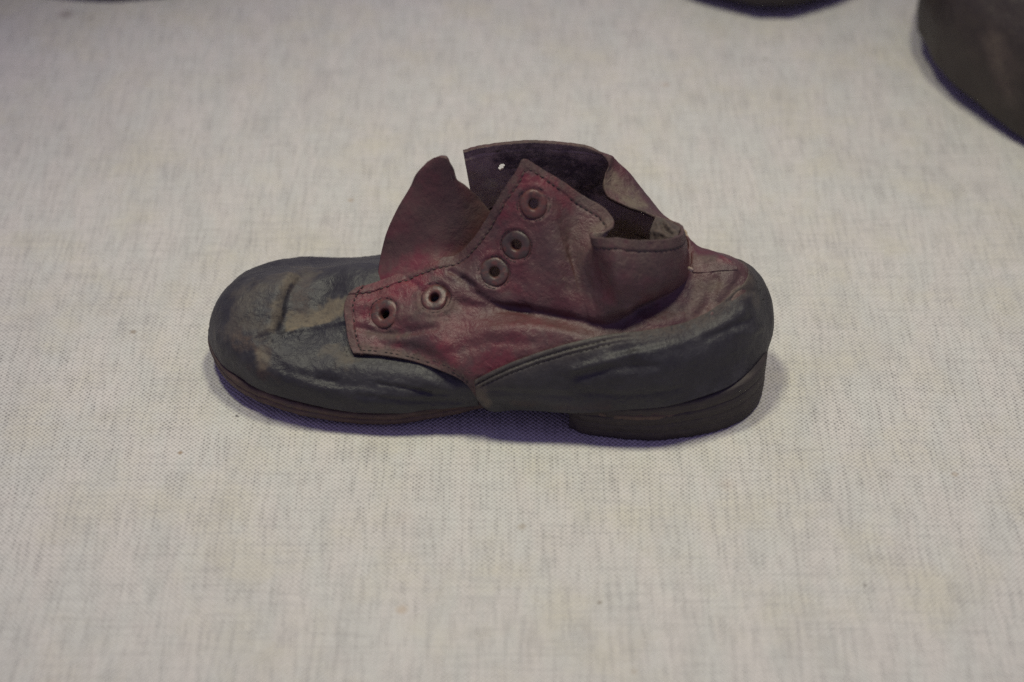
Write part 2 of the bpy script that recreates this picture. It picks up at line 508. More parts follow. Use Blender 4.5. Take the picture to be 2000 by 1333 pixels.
# dust and stains, plus shade painted on the dent's lower face
V.paint(0, [(470,600),(500,570),(540,540),(590,525)], 0.30, 0.75, 1.0, jitter=0.6)
V.paint(0, [(430,650),(460,640),(510,650)], 0.30, 0.5, 1.0, jitter=0.5)
V.paint(0, [(640,575),(690,556),(710,535)], -0.8, 0.55, 0.7)
V.paint(0, [(575,632),(620,620),(660,604)], 1.0, 0.50, 0.6, jitter=0.25)
V.paint(0, [(655,605),(675,585)], 0.8, 0.30, 0.8, jitter=0.2)
V.paint(1, [(590,600),(585,575),(600,550)], 0.6, 0.45, 1.0, jitter=0.3)
V.paint(0, [(576,536),(560,556),(547,584),(543,612),(533,640)], 0.62, 0.24, 1.0, jitter=0.15)
V.paint(0, [(570,560),(560,590),(556,615)], -0.9, 0.12, 0.8)
V.paint(1, [(470,660),(505,685),(512,712)], 0.9, 0.45, 0.9, jitter=0.35)
V.paint(0, [(505,680),(516,715)], 0.65, 0.28, 0.9, jitter=0.2)
V.paint(0, [(640,660),(650,690),(675,695)], 0.45, 0.4, 1.0, jitter=0.4)
V.paint(2, [(575,672),(640,658),(675,652)], 1.0, 0.42, 0.3)  # below the dust edge: shade of the differently facing plane, put into the colour
V.paint(0, [(572,666),(620,656),(676,645)], -1.0, 0.36, 0.16)
V.paint(2, [(500,735),(560,755),(700,785),(850,785)], 0.8, 0.3, 1.0, jitter=0.2)
VG = V.G.copy()
# bury the rear, tuck the lower rim onto the welt

# ---- quarters with the slumped ankle shaft: columns from the seam / welt up to the facing and collar
Y, Z = WY, WZ
cols = [
 # front edge of the near facing
 [Y(690,694,-3.42),Y(685,676,-3.24),Y(680,655,-3.0),Y(676,635,-2.75),Y(674,617,-2.5),Y(675,600,-2.28),Y(679,587,-2.08),Y(686,576,-1.9),Y(697,566,-1.72)],
 [Y(738,697,-3.62),Y(736,680,-3.46),Y(733,660,-3.2),Y(731,638,-2.9),Y(731,615,-2.57),Y(732,597,-2.28),Y(734,580,-2.0),Y(737,564,-1.74),Y(740,550,-1.5)],
 [Y(803,707,-3.86),Y(801,688,-3.7),Y(799,665,-3.45),Y(797,640,-3.12),Y(796,615,-2.75),Y(796,592,-2.4),Y(797,569,-2.05),Y(799,546,-1.68),Y(802,527,-1.4)],
 [Y(858,724,-4.05),Y(855,703,-3.92),Y(852,675,-3.68),Y(850,645,-3.32),Y(848,615,-2.92),Y(847,588,-2.55),Y(847,560,-2.15),Y(849,530,-1.75),Y(852,508,-1.42)],
 [Y(908,748,-4.28),Y(905,722,-4.14),Y(902,690,-3.88),Y(900,650,-3.42),Y(898,614,-2.92),Y(897,588,-2.62),Y(895,555,-2.25),Y(895,522,-1.8),Y(894,497,-1.42)],
 [Z(948,796,.95),Y(946,758,-4.32),Y(942,700,-4.02),Y(938,645,-3.5),Y(936,610,-2.92),Y(934,588,-2.72),Y(930,550,-2.38),Y(925,508,-1.9),Y(922,470,-1.5)],
 [Z(1005,794,.95),Y(1003,756,-4.38),Y(1000,700,-4.12),Y(1000,638,-3.55),Y(1000,606,-2.85),Y(998,588,-2.78),Y(985,535,-2.3),Y(970,475,-1.8),Y(952,424,-1.4)],
 [Z(1060,797,.98),Y(1058,760,-4.40),Y(1055,705,-4.2),Y(1052,645,-3.65),Y(1050,613,-3.0),Y(1045,592,-2.95),Y(1028,525,-2.4),Y(1005,445,-1.8),Y(983,372,-1.25)],
 [Z(1110,801,1.05),Y(1108,765,-4.45),Y(1105,710,-4.28),Y(1097,650,-3.75),Y(1093,620,-3.15),Y(1087,599,-3.1),Y(1065,522,-2.5),Y(1035,420,-1.72),Y(1008,335,-1.05)],
 [Z(1145,801,1.15),Y(1142,765,-4.52),Y(1138,715,-4.38),Y(1127,658,-3.85),Y(1122,625,-3.3),Y(1114,604,-3.25),Y(1090,522,-2.6),Y(1055,415,-1.72),Y(1023,311,-.9)],
 [Z(1180,799,1.25),Y(1178,762,-4.58),Y(1170,715,-4.42),Y(1157,662,-3.92),Y(1150,632,-3.42),Y(1142,612,-3.35),Y(1118,532,-2.68),Y(1087,430,-1.82),Y(1061,331,-.9)],
 [Z(1205,796,1.3),Y(1200,760,-4.62),Y(1190,715,-4.48),Y(1172,664,-3.97),Y(1163,636,-3.52),Y(1153,616,-3.45),Y(1130,545,-2.76),Y(1115,465,-1.9),Y(1142,384,-1.1)],
 [Z(1218,795,1.31),Y(1213,760,-4.63),Y(1203,715,-4.49),Y(1180,664,-3.97),Y(1170,636,-3.55),Y(1160,618,-3.5),Y(1142,552,-2.88),Y(1131,480,-2.1),Y(1180,407,-1.4)],
 [Z(1230,794,1.33),Y(1225,759,-4.64),Y(1215,715,-4.5),Y(1190,663,-3.97),Y(1177,637,-3.58),Y(1167,619,-3.54),Y(1152,560,-3.0),Y(1143,492,-2.32),Y(1199,433,-1.75)],
 [Z(1242,793,1.35),Y(1237,758,-4.64),Y(1226,714,-4.5),Y(1199,661,-3.97),Y(1184,636,-3.6),Y(1173,619,-3.59),Y(1162,565,-3.14),Y(1153,502,-2.56),Y(1183,450,-2.12)],
 [Z(1256,792,1.38),Y(1250,757,-4.63),Y(1239,713,-4.5),Y(1210,659,-3.96),Y(1191,634,-3.6),Y(1180,618,-3.63),Y(1173,569,-3.29),Y(1162,510,-2.82),Y(1155,455,-2.42)],
 [Z(1268,791,1.4),Y(1262,757,-4.62),Y(1250,712,-4.5),Y(1222,656,-3.95),Y(1202,630,-3.58),Y(1190,615,-3.66),Y(1186,570,-3.45),Y(1174,516,-3.08),Y(1154,463,-2.7)],
 [Z(1288,789,1.43),Y(1282,754,-4.60),Y(1270,708,-4.48),Y(1246,648,-3.86),Y(1229,614,-3.45),Y(1223,605,-3.72),Y(1211,568,-3.75),Y(1204,520,-3.5),Y(1200,465,-3.0)],
 [Z(1310,786,1.46),Y(1306,750,-4.52),Y(1296,703,-4.4),Y(1275,640,-3.75),Y(1262,595,-3.15),Y(1258,590,-3.5),Y(1256,568,-3.65),Y(1255,525,-3.48),Y(1255,470,-3.05)],
 [Z(1360,774,1.5),Y(1357,738,-4.22),Y(1345,690,-4.1),Y(1322,627,-3.45),Y(1306,574,-2.8),Y(1303,570,-3.08),Y(1303,552,-3.28),Y(1302,515,-3.18),Y(1300,468,-2.85)],
 [Z(1416,753,1.55),Y(1415,715,-3.72),Y(1405,665,-3.6),Y(1374,602,-2.98),Y(1341,548,-2.35),Y(1336,551,-2.6),Y(1336,535,-2.72),Y(1334,500,-2.65),Y(1328,462,-2.5)],
 [Z(1462,719,1.6),Y(1467,683,-3.0),Y(1459,630,-2.92),Y(1420,562,-2.5),Y(1355,519,-1.95),Y(1346,526,-2.06),Y(1344,515,-2.12),Y(1342,488,-2.1),Y(1337,455,-2.05)],
 [Y(1488,692,-2.3),Y(1500,658,-2.1),Y(1489,608,-2.0),Y(1440,518,-1.85),Y(1358,495,-1.55),Y(1348,499,-1.56),Y(1345,492,-1.58),Y(1342,470,-1.6),Y(1334,442,-1.6)],
 # round the back to the far side (world cm)
 [np.array(p, float) for p in ((7.35,-1.05,1.65),(7.45,-.95,2.35),(7.15,-.95,3.2),(6.35,-1.0,3.95),(5.4,-1.05,4.35),(5.1,-1.0,4.6))]+[Y(1338,477,-1.0),Y(1334,452,-1.05),Y(1318,434,-1.15)],
 [np.array(p, float) for p in ((6.2,.05,1.6),(6.3,.2,2.35),(6.0,.15,3.0),(5.3,-.15,3.6),(4.7,-.4,4.1),(4.6,-.25,4.5))]+[Y(1318,452,-.35),Y(1306,424,-.5),Y(1290,423,-.95)],
 [np.array(p, float) for p in ((5.0,.5,1.5),(5.0,.7,2.3),(4.8,.65,2.9),(4.3,.4,3.6),(4.1,.2,4.1),(4.1,.35,4.5))]+[Y(1290,425,.1),Y(1276,395,-.05),Y(1258,412,-.75)],
 [np.array(p, float) for p in ((3.9,.7,1.35),(3.9,.9,2.2),(3.8,.9,3.1),(3.5,.7,3.9),(3.5,.6,4.3),(3.5,.75,4.7))]+[Y(1262,402,.5),Y(1246,360,.3),Y(1214,400,-.6)],
 [np.array(p, float) for p in ((2.8,.8,1.2),(2.8,1.05,2.1),(2.8,1.1,3.0),(2.8,.9,3.8),(2.8,.8,4.2),(2.9,.95,4.7))]+[Y(1225,372,.75),Y(1222,334,.5),Y(1182,376,-.35)],
 [np.array(p, float) for p in ((2.2,.85,1.05),(2.2,1.1,2.0),(2.2,1.2,3.0),(2.2,1.0,3.8),(2.3,.9,4.2),(2.4,1.05,4.7))]+[Y(1200,360,.85),Y(1207,320,.58),Y(1181,344,.0)],
 [np.array(p, float) for p in ((1.6,.9,1.0),(1.6,1.15,2.0),(1.6,1.25,3.0),(1.7,1.05,3.8),(1.9,.95,4.2),(2.0,1.1,4.7))]+[Y(1190,340,.92),Y(1193,306,.55),Y(1188,322,.25)],
 [np.array(p, float) for p in ((1.0,.9,.95),(1.0,1.2,1.9),(1.0,1.3,2.9),(1.2,1.1,3.8),(1.4,1.0,4.2),(1.5,1.15,4.7))]+[Y(1150,370,1.1),Y(1172,308,.72),Y(1170,299,.4)],
 [np.array(p, float) for p in ((.2,.95,.95),(.2,1.25,1.9),(.2,1.35,2.9),(.5,1.2,3.8),(.8,1.05,4.2),(.9,1.15,4.7))]+[Y(1095,380,1.15),Y(1108,325,.95),Y(1110,281,.6)],
 [np.array(p, float) for p in ((-.4,1.0,.95),(-.4,1.3,1.9),(-.4,1.4,2.8),(-.2,1.25,3.6),(.2,1.1,4.1),(.3,1.15,4.6))]+[Y(1030,400,1.15),Y(1034,340,1.0),Y(1040,276,.72)],
 [np.array(p, float) for p in ((-1.0,1.05,.95),(-1.0,1.4,1.9),(-1.0,1.4,2.8),(-.8,1.25,3.5),(-.4,1.05,4.0),(-.3,1.05,4.4))]+[Y(965,400,1.0),Y(962,345,.92),Y(960,281,.72)],
 [np.array(p, float) for p in ((-1.6,1.2,1.0),(-1.6,1.5,1.9),(-1.6,1.4,2.7),(-1.4,1.15,3.3),(-1.2,.95,3.7),(-1.05,.9,4.1))]+[Y(927,415,.8),Y(917,365,.8),Y(904,294,.68)],
]
def lay_on(sheet, p, off):
    px, py, _ = proj(p)
    i = sheet.on([(px, py)])[0]
    return sheet.G.reshape(-1, 3)[i] + sheet.N.reshape(-1, 3)[i]*off
V.renorm()
for ci, rows in ((0, range(9)), (1, range(0, 7)), (2, range(0, 4)), (3, range(0, 2)), (4, range(0, 1))):
    for r in rows:
        k = 1.0 if r < rows[-1] - 1 or ci == 0 else 0.5
        cols[ci][r] = np.asarray(cols[ci][r])*(1-k) + lay_on(V, np.asarray(cols[ci][r]), 0.125)*k
C = np.array([[np.asarray(p) for p in c] for c in cols])
NU, NV = 900, 260
G, TU, TV = surf(C, NU, NV)
Q = Sheet(G)
if Q.N[int(NU*.2), 60][1] > 0:
    Q.flip = True; Q.renorm()
PRQ0 = proj(Q.G)
# --- counter outline found on the base surface before detail is added
Qbase = Q.G.copy(); Qn = Q.N.copy()
# details of the quarters
Q.rough(0.05, 0.5, 11.0, 2)
Q.rough(0.016, 2.0, 15.0, 3)
Q.renorm()
Q.push([(900,548),(930,575),(970,598),(1030,606)], 0.10, 0.14)
Q.push([(700,640),(760,652),(850,640)], 0.05, 0.10, 0.015)
Q.push([(795,545),(815,560),(830,580)], 0.05, 0.10)
Q.push([(860,560),(890,590),(940,600)], 0.06, 0.14)
Q.push([(880,530),(905,545),(925,558)], 0.05, 0.08, 0.02)
Q.push([(960,645),(1060,640),(1150,668)], -0.05, 0.2)
Q.push([(880,690),(960,670),(1040,672)], 0.05, 0.18)
Q.push([(1090,440),(1110,500),(1112,560)], 0.05, 0.2)
Q.push([(1398,548),(1393,568),(1384,590),(1366,614)], 0.055, 0.13, 0.02)
Q.push([(1446,540),(1432,566),(1404,594)], 0.05, 0.14, 0.02)
Q.push([(1225,608),(1275,630),(1330,622)], -0.05, 0.16)
Q.push([(1240,500),(1250,540),(1240,575)], 0.04, 0.22)
Q.renorm()
tw0 = Y(1187, 325, .15)
taperD = np.linalg.norm(Q.G - tw0, axis=-1)
TAPER = 1 - 0.82*np.exp(-(taperD/0.5)**4)
def ragged(sh, amp, scale, seed):
    # uneven cut along the last row, fading inwards
    tv_ = sh.G[:, -1] - sh.G[:, -3]; tv_ /= np.linalg.norm(tv_, axis=-1, keepdims=True)
    nz = fbm(sh.G[:, -1], scale, 4, seed)
    ar = np.concatenate([np.zeros((sh.shape[0], 1)), np.cumsum(np.linalg.norm(np.diff(sh.G, axis=1), axis=-1), axis=1)], 1)
    k = np.exp(-((ar[:, -1:]-ar)/0.15)**2)
    sh.G = sh.G + (tv_*(amp*nz)[:, None])[:, None, :]*k[..., None]
    sh.renorm()
ragged(Q, 0.02, 2.6, 81.0)
# hems: the stitched edge is a folded strip, slightly proud
vv = np.linspace(0, 1, NV)
arc = np.concatenate([np.zeros((NU, 1)), np.cumsum(np.linalg.norm(np.diff(Q.G, axis=1), axis=-1), axis=1)], 1)
dtop = arc[:, -1:] - arc
hem = 1/(1+np.exp((dtop-0.30)/0.018))
groove = np.exp(-((dtop-0.32)/0.03)**2)
Q.G = Q.G + Q.N*((0.022*hem - 0.022*groove)*(TAPER-.18)/.82)[..., None]
arcu = np.concatenate([np.zeros((1, NV)), np.cumsum(np.linalg.norm(np.diff(Q.G, axis=0), axis=-1), axis=0)], 0)
hemf = 1/(1+np.exp((arcu-0.24)/0.02))
Q.G = Q.G + Q.N*(0.02*hemf - 0.02*np.exp(-((arcu-0.27)/0.03)**2))[..., None]
Q.wear[..., 1] = np.maximum(Q.wear[..., 1], np.interp(np.arange(NU), [0, NU*TU[4], NU*TU[6], NU], [.25, .3, .6, .6])[:, None]*np.clip(1.3*np.exp(-(dtop/0.30)**4), 0, 1))
Q.wear[..., 1] = np.maximum(Q.wear[..., 1], 0.6*np.clip(1.3*np.exp(-(arcu/0.22)**4), 0, 1))
dbot = arc
front = (np.arange(NU) < int(NU*0.17))[:, None]
Q.wear[..., 1] = np.maximum(Q.wear[..., 1], np.where(front, 0.8*np.exp(-(dbot/0.26)**4), 0))
Q.renorm()
# colour left and lost, plus shade painted into the far lining
Q.paint(2, [(720,620),(800,610),(880,640),(950,680),(1040,670)], 0.45, 1.3, 1.0, jitter=0.5)
Q.paint(2, [(980,500),(1030,420),(1060,380)], 0.4, 1.0, 1.0, jitter=0.5)
Q.paint(2, [(720,590),(760,570),(820,555)], 0.95, 0.62, 0.9, jitter=0.4)
Q.paint(2, [(760,680),(860,690),(930,715),(980,700)], 0.75, 0.6, 1.0, jitter=0.5)
Q.paint(2, [(1010,360),(1050,350),(1110,375)], 0.85, 0.5, 1.0, jitter=0.4)
Q.paint(2, [(970,440),(985,410),(1000,380)], 0.8, 0.35, 1.0, jitter=0.3)
Q.paint(2, [(700,560),(780,535),(850,512)], 0.8, 0.22, 0.8)
Q.paint(2, [(985,560),(1040,580)], 0.55, 0.3, 1.0, jitter=0.2)
Q.paint(2, [(1180,540),(1190,590)], 0.35, 0.4, 1.0, jitter=0.2)
Q.paint(1, [(720,650),(790,655)], 0.75, 0.22, 1.0, jitter=0.2)
Q.paint(1, [(700,680),(760,690),(850,712),(905,740)], 0.8, 0.28, 0.9, jitter=0.18)
Q.paint(1, [(815,590),(845,620),(885,600)], 0.6, 0.45, 1.0, jitter=0.3)
Q.paint(1, [(735,640),(750,580),(780,600)], 0.45, 0.35, 1.0, jitter=0.3)
Q.paint(1, [(1090,420),(1130,480),(1140,540)], 0.45, 0.8, 1.0, jitter=0.6)
Q.paint(1, [(1180,520),(1250,500),(1320,500)], 0.5, 0.7, 1.0, jitter=0.5)
Q.paint(1, [(1250,610),(1320,600),(1370,590)], 0.45, 0.5, 1.0, jitter=0.4)
Q.paint(0, [(1210,360),(1240,390)], 0.7, 0.5, 1.0, jitter=0.4)
Q.paint(0, [(1400,560),(1440,580)], 0.45, 0.5, 1.0, jitter=0.4)
Q.paint(0, [(1160,450),(1180,440)], 0.5, 0.3, 1.0)
Q.paint(1, [(1010,300),(1060,320),(1120,320),(1160,340),(1130,370)], 1.0, 0.75, 0.6, jitter=0.3, inside=True)  # collar band and right of the lining darkened, deep shade put into the colour
Q.paint(0, [(926,395),(940,385),(955,370),(965,355)], 1.0, 0.45, 0.9, jitter=0.3, inside=True)
Q.paint(0, [(925,340),(945,330)], 0.4, 0.35, 1.0, jitter=0.3, inside=True)

def spot(sheet, px, py):
    i = sheet.on([(px, py)])[0]
    return sheet.G.reshape(-1, 3)[i].copy(), sheet.N.reshape(-1, 3)[i].copy()
EYE = [(750,613), (847,580), (966,531), (1007,479), (1042,399)]
eyes = []
cellc = (Q.G[:-1, :-1]+Q.G[1:, :-1]+Q.G[1:, 1:]+Q.G[:-1, 1:])/4
isnear = (np.arange(NU-1) < int(NU*.5))[:, None]
for e in EYE:
    p, n = spot(Q, *e)
    D = np.linalg.norm(Q.G - p, axis=-1)
    sel = (D < 0.45) & (np.arange(NU) < NU//2)[:, None]
    n = Q.N[sel].mean(0); n /= np.linalg.norm(n)
    eyes.append((p, n))
    # leather dished under the eyelet
    f = -0.05*np.exp(-(D/0.46)**4)*((np.arange(NU) < NU//2)[:, None])
    ringp = 0.025*np.exp(-((D-0.52)/0.08)**2)*((np.arange(NU) < NU//2)[:, None])
    Q.G = Q.G + n*(f+ringp)[..., None]
    cellc = (Q.G[:-1, :-1]+Q.G[1:, :-1]+Q.G[1:, 1:]+Q.G[:-1, 1:])/4
    Q.mask &= ~((np.linalg.norm(cellc - p, axis=-1) < 0.24) & isnear)
Q.renorm()
# the lace hole of the far facing, seen from inside against the cloth
pr = proj(cellc)
hx, hy = pr[..., 0]-979, pr[..., 1]-323
Q.mask &= ~(((hx/7.0)**2 + ((hy + 0.35*hx)/7.0)**2 < 1.0) & (~isnear))
Vc = (V.G[:-1, :-1]+V.G[1:, :-1]+V.G[1:, 1:]+V.G[:-1, 1:])/4
for p, n in eyes[:2]:
    V.mask &= ~(np.linalg.norm(Vc - p, axis=-1) < 0.26)
V.build('vamp', [M_BLACK, M_LINING], shoe, 0.16)
quarter = Q.build('quarters', [M_MAROON, M_LINING], shoe, 0.11, taper=TAPER)
quarter['label'] = 'maroon leather quarters with slumped ankle shaft'

for p, n in eyes:
    prof = [(.135,-.25),(.145,-.06),(.165,.0),(.20,.018),(.27,.024),(.35,.020),(.41,.002),(.43,-.05)]
    a = np.cross(n, [0, 0, 1.0]); a /= np.linalg.norm(a); b = np.cross(n, a)
    NS = 40
    sq = 1 + 0.05*rng.standard_normal(2)
    rings = []
    for r, h in prof:
        th = np.linspace(0, 2*math.pi, NS, endpoint=False)
        rr = r*(1 + 0.035*np.sin(2*th+rng.random()*6) + 0.02*np.sin(5*th + rng.random()*6))
        rings.append(p + (rr*np.cos(th)*sq[0])[:, None]*a + (rr*np.sin(th)*sq[1])[:, None]*b + n*(h + 0.006*np.sin(3*th))[:, None])
    Vv, F = rings_mesh(rings, False, False)
    mesh_obj('eyelet', Vv, F, M_EYELET, shoe)

lc = [[Y(1268,470,-1.9),Y(1270,450,-1.7),Y(1274,436,-1.5),Y(1280,424,-1.25)],
      [Y(1280,474,-2.1),Y(1284,452,-1.95),Y(1288,438,-1.65),Y(1291,426,-1.3)],
      [Y(1296,474,-2.2),Y(1298,456,-2.0),Y(1302,442,-1.75),Y(1304,430,-1.4)],
      [Y(1310,470,-2.2),Y(1312,458,-2.05),Y(1315,446,-1.8),Y(1317,436,-1.45)],
      [Y(1324,464,-2.15),Y(1326,456,-2.0),Y(1328,448,-1.8),Y(1329,442,-1.6)]]
G, _, _ = surf(np.array(lc), 60, 50)
Lf = Sheet(G)
if Lf.N[30, 25][1] > 0: Lf.flip = True; Lf.renorm()
Lf.rough(0.08, 1.3, 71.0, 3); Lf.renorm()
Lf.push([(1292,432),(1298,448),(1312,456)], 0.08, 0.07, 0.04); Lf.renorm()
Lf.wear[..., 1] = 1.0
Lf.build('lining_fold', [M_BROWN, M_BROWN], shoe, 0.08)

# ---- black counter over the rear of the quarters, up to its seam
seam = np.array([(905,751),(925,742),(960,724),(1000,706),(1050,688),(1100,674),(1150,664),(1200,654),(1250,648),(1290,642),(1340,630),(1380,612),(1415,588),(1450,556),(1472,542)], float)
iu0 = int(np.argmin(np.abs(PRQ0[:, 0, 0] - 931) + 1e3*(np.arange(NU) > NU//2)))
vtop = np.zeros(NU)
iback = int(NU*TU[22])
for i in range(NU):
    if i <= iback - 12:
        x, y = PRQ0[i, :, 0], PRQ0[i, :, 1]
        ys = np.interp(x, seam[:, 0], seam[:, 1])
        above = y < ys
        above[int(NV*0.55):] = True
        j = int(np.argmax(above))
        if j > 0 and not above[j-1]:
            d0, d1 = y[j-1]-ys[j-1], y[j]-ys[j]
            vtop[i] = (j-1 + d0/(d0-d1+1e-9))/(NV-1)
    else:
        vtop[i] = np.nan
good = ~np.isnan(vtop)
lastv = np.median(vtop[iback-16:iback-12])
vtop[~good] = lastv*np.linspace(1, 0.85, (~good).sum())
ks = np.ones(9)/9
vt2 = np.convolve(np.pad(vtop, 4, 'edge'), ks, 'valid')
cu = np.arange(iu0, NU-2)
NC = 110
CG = np.zeros((len(cu), NC, 3)); CN = np.zeros_like(CG)
for a, i in enumerate(cu):
    tt = np.linspace(0, max(vt2[i], 0.004), NC)
    CG[a] = hspline(np.linspace(0, 1, NV), Qbase[i], tt)
    CN[a] = hspline(np.linspace(0, 1, NV), Qn[i], tt)
CN /= np.linalg.norm(CN, axis=-1, keepdims=True)
cpx = proj(CG[:, -1])[:, 0]; isn = np.arange(len(cu)) < len(cu)*0.5
fade = np.where(isn, np.clip((1260-cpx)/120, 0, 1), 0)
edge = np.linspace(0, 1, NC)[None, :]
ramp_in = np.clip(np.arange(len(cu))/45, 0.12, 1)[:, None, None]
CG = CG + CN*ramp_in*(0.14 - 0.105*(1-fade[:, None])*edge**4)[..., None]
K = Sheet(CG, Q.flip)
K.rough(0.05, 0.5, 21.0, 2)
K.rough(0.014, 2.0, 25.0, 3)
K.renorm()
ac = np.concatenate([np.zeros((len(cu), 1)), np.cumsum(np.linalg.norm(np.diff(K.G, axis=1), axis=-1), axis=1)], 1)
dt = ac[:, -1:] - ac
K.G = K.G + K.N*fade[:, None, None]*(0.018*np.exp(-((dt-0.07)/0.05)**2) - 0.032*np.exp(-((dt-0.165)/0.03)**2) + 0.02*np.exp(-((dt-0.235)/0.04)**2) - 0.02*np.exp(-((dt-0.305)/0.03)**2))[..., None]
K.renorm()
K.push([(1120,722),(1180,706),(1240,690)], -0.07, 0.11)
K.push([(1130,738),(1200,722),(1280,716)], 0.07, 0.14)
K.push([(1240,692),(1320,668),(1400,640),(1450,610)], -0.07, 0.18)
K.push([(1200,688),(1290,670),(1360,650)], 0.05, 0.13)
K.push([(1380,660),(1430,640),(1470,625)], 0.05, 0.12)
K.push([(1420,590),(1450,570),(1480,568)], 0.05, 0.10)
K.push([(1440,650),(1470,650),(1495,640)], -0.05, 0.14)
K.push([(960,765),(1040,772),(1110,775)], 0.04, 0.14)
K.push([(1150,770),(1250,772),(1330,760)], 0.03, 0.12)
K.renorm()
K.wear[..., 0] = 0.3*np.exp(-(dt/0.5)**2)*fade[:, None]
K.wear[..., 1] = 0.7*np.exp(-(dt/0.35)**2)*(1-fade[:, None])
K.paint(0, [(940,760),(935,780),(950,792)], 0.6, 0.25, 0.9, jitter=0.15)
K.paint(1, [(930,760),(950,790)], 0.6, 0.2, 0.9, jitter=0.1)
K.paint(1, [(1000,792),(1100,798),(1190,797)], 0.55, 0.22, 1.0, jitter=0.15)
K.paint(0, [(1480,575),(1460,555)], 0.4, 0.5, 1.0, jitter=0.3)
K.paint(2, [(1200,690),(1350,650)], 0.7, 0.3, 1.0, jitter=0.3)
counter = K.build('counter', [M_BLACK, M_LINING], shoe, 0.12)

# ---- tongue
tc = [
 [Y(735,556,-1.35),Y(741,505,-.75),Y(755,454,-.55),Y(778,405,-.45),Y(800,367,-.4),Y(814,338,-.4),Y(834,316,-.4)],
 [Y(762,565,-1.75),Y(770,505,-1.05),Y(784,454,-.8),Y(802,405,-.62),Y(820,367,-.55),Y(834,332,-.52),Y(851,307,-.5)],
 [Y(800,560,-1.85),Y(806,500,-1.2),Y(818,452,-.92),Y(832,405,-.75),Y(848,367,-.66),Y(856,332,-.6),Y(866,307,-.58)],
 [Y(850,545,-1.9),Y(850,490,-1.25),Y(856,450,-1.0),Y(864,412,-.82),Y(870,375,-.74),Y(874,340,-.66),Y(876,315,-.62)],
 [Y(900,515,-1.35),Y(896,485,-1.12),Y(896,450,-.95),Y(895,418,-.85),Y(893,382,-.76),Y(889,350,-.68),Y(887,331,-.62)],
 [Y(945,500,-1.1),Y(938,475,-1.0),Y(930,448,-.85),Y(922,420,-.75),Y(912,390,-.68),Y(903,365,-.62),Y(892,348,-.6)],
 [Y(1000,480,-.7),Y(990,460,-.65),Y(978,440,-.6),Y(962,420,-.55),Y(945,398,-.5),Y(928,379,-.5),Y(909,362,-.52)],
]
G, _, _ = surf(np.array(tc), 150, 160)
Tg = Sheet(G)
if Tg.N[75, 80][1] > 0:
    Tg.flip = True; Tg.renorm()
Tg.rough(0.04, 0.7, 31.0, 2); Tg.rough(0.008, 3.0, 33.0, 2); Tg.renorm()
ragged(Tg, 0.02, 3.0, 83.0)
Tg.paint(2, [(740,545),(790,530),(860,505)], 0.9, 0.55, 1.0, jitter=0.35)
Tg.paint(2, [(760,450),(790,400),(830,330)], 0.35, 0.5, 1.0, jitter=0.4)
Tg.paint(1, [(880,440),(920,420)], 0.4, 0.8, 1.0, jitter=0.5)
Tg.paint(1, [(868,310),(885,330),(930,380),(956,407)], 0.7, 0.1, 1.0)
Tg.build('tongue', [M_TONGUE, M_LINING], shoe, 0.14)

# ---- outsole with welt, and the stacked heel
def resample(P, n, closed=False):
    P = np.asarray(P, float)
    t = np.concatenate([[0], np.cumsum(np.linalg.norm(np.diff(P, axis=0), axis=1))])
    return hspline(t, P, np.linspace(0, t[-1], n))
solebot_px = [(950,799),(890,812),(830,823),(755,832),(680,829),(590,814),(515,790),(470,769),(440,742),(420,712)]
solebot_z = [.45,.28,.16,.10,.12,.22,.35,.45,.52,.58]
bot = [WZ(px, py, z) for (px, py), z in zip(solebot_px, solebot_z)]
bot = [np.array([7.1,-3.1,.9]), np.array([6.2,-3.95,.85]), np.array([4.8,-4.5,.8]), np.array([3.2,-4.55,.75]), np.array([1.8,-4.15,.72]), np.array([.8,-3.75,.62])] + bot
tipb = np.array([-9.05, AX, .62])
farb = [mirror(p, k=.99) for p in bot[6:]][::-1]
back = [np.array([.6,.8,.62]), np.array([1.8,.75,.72]), np.array([3.2,.75,.75]), np.array([4.8,.55,.8]), np.array([6.2,-.05,.85]), np.array([7.1,-.9,.9]), np.array([7.42,-2.0,.92])]
loop = np.array([np.array([7.42,-2.0,.92])] + bot + [tipb] + farb + back)
L = resample(loop, 361)[:-1]
cxy = L.copy(); cxy[:, 1] = np.where(L[:, 0] < -1, AX, -1.9); cxy[:, 0] = np.clip(L[:, 0], -6.0, 5.2)
def ring(off, dz, z=None):
    d = L - cxy; d[:, 2] = 0
    d /= np.linalg.norm(d, axis=1, keepdims=True)
    R = L + d*off; R[:, 2] += dz
    return R
fore = np.clip((-0.2 - L[:, 0])/1.4, 0, 1)[:, None]      # welt only in the forepart
def mixr(a, b): return a*fore + b*(1-fore)
inner0 = L*1.0; inner0[:, :2] = L[:, :2]*0.35 + cxy[:, :2]*0.65; 
r = [inner0, ring(-.16, .0), ring(-.05, .01), ring(0, .05), ring(.015, .17), ring(-.005, .215), ring(-.03, .235), ring(0.005, .255), mixr(ring(.02, .33), ring(-.02, .30)), mixr(ring(.0, .42), ring(-.06, .36)), mixr(ring(-.06, .455), ring(-.14, .40)), mixr(ring(-.35, .47), ring(-.4, .42))]
ii = r[-1].copy(); ii[:, :2] = ii[:, :2]*0.4 + cxy[:, :2]*0.6
r.append(ii)
Vv, F = rings_mesh(r, True, True)
jit = fbm(Vv, 1.8, 3, 41.0)
Vv = Vv + (0.018*jit)[:, None]*np.array([1, 1, .6])
sole = mesh_obj('sole', Vv, F, M_SOLE, shoe)

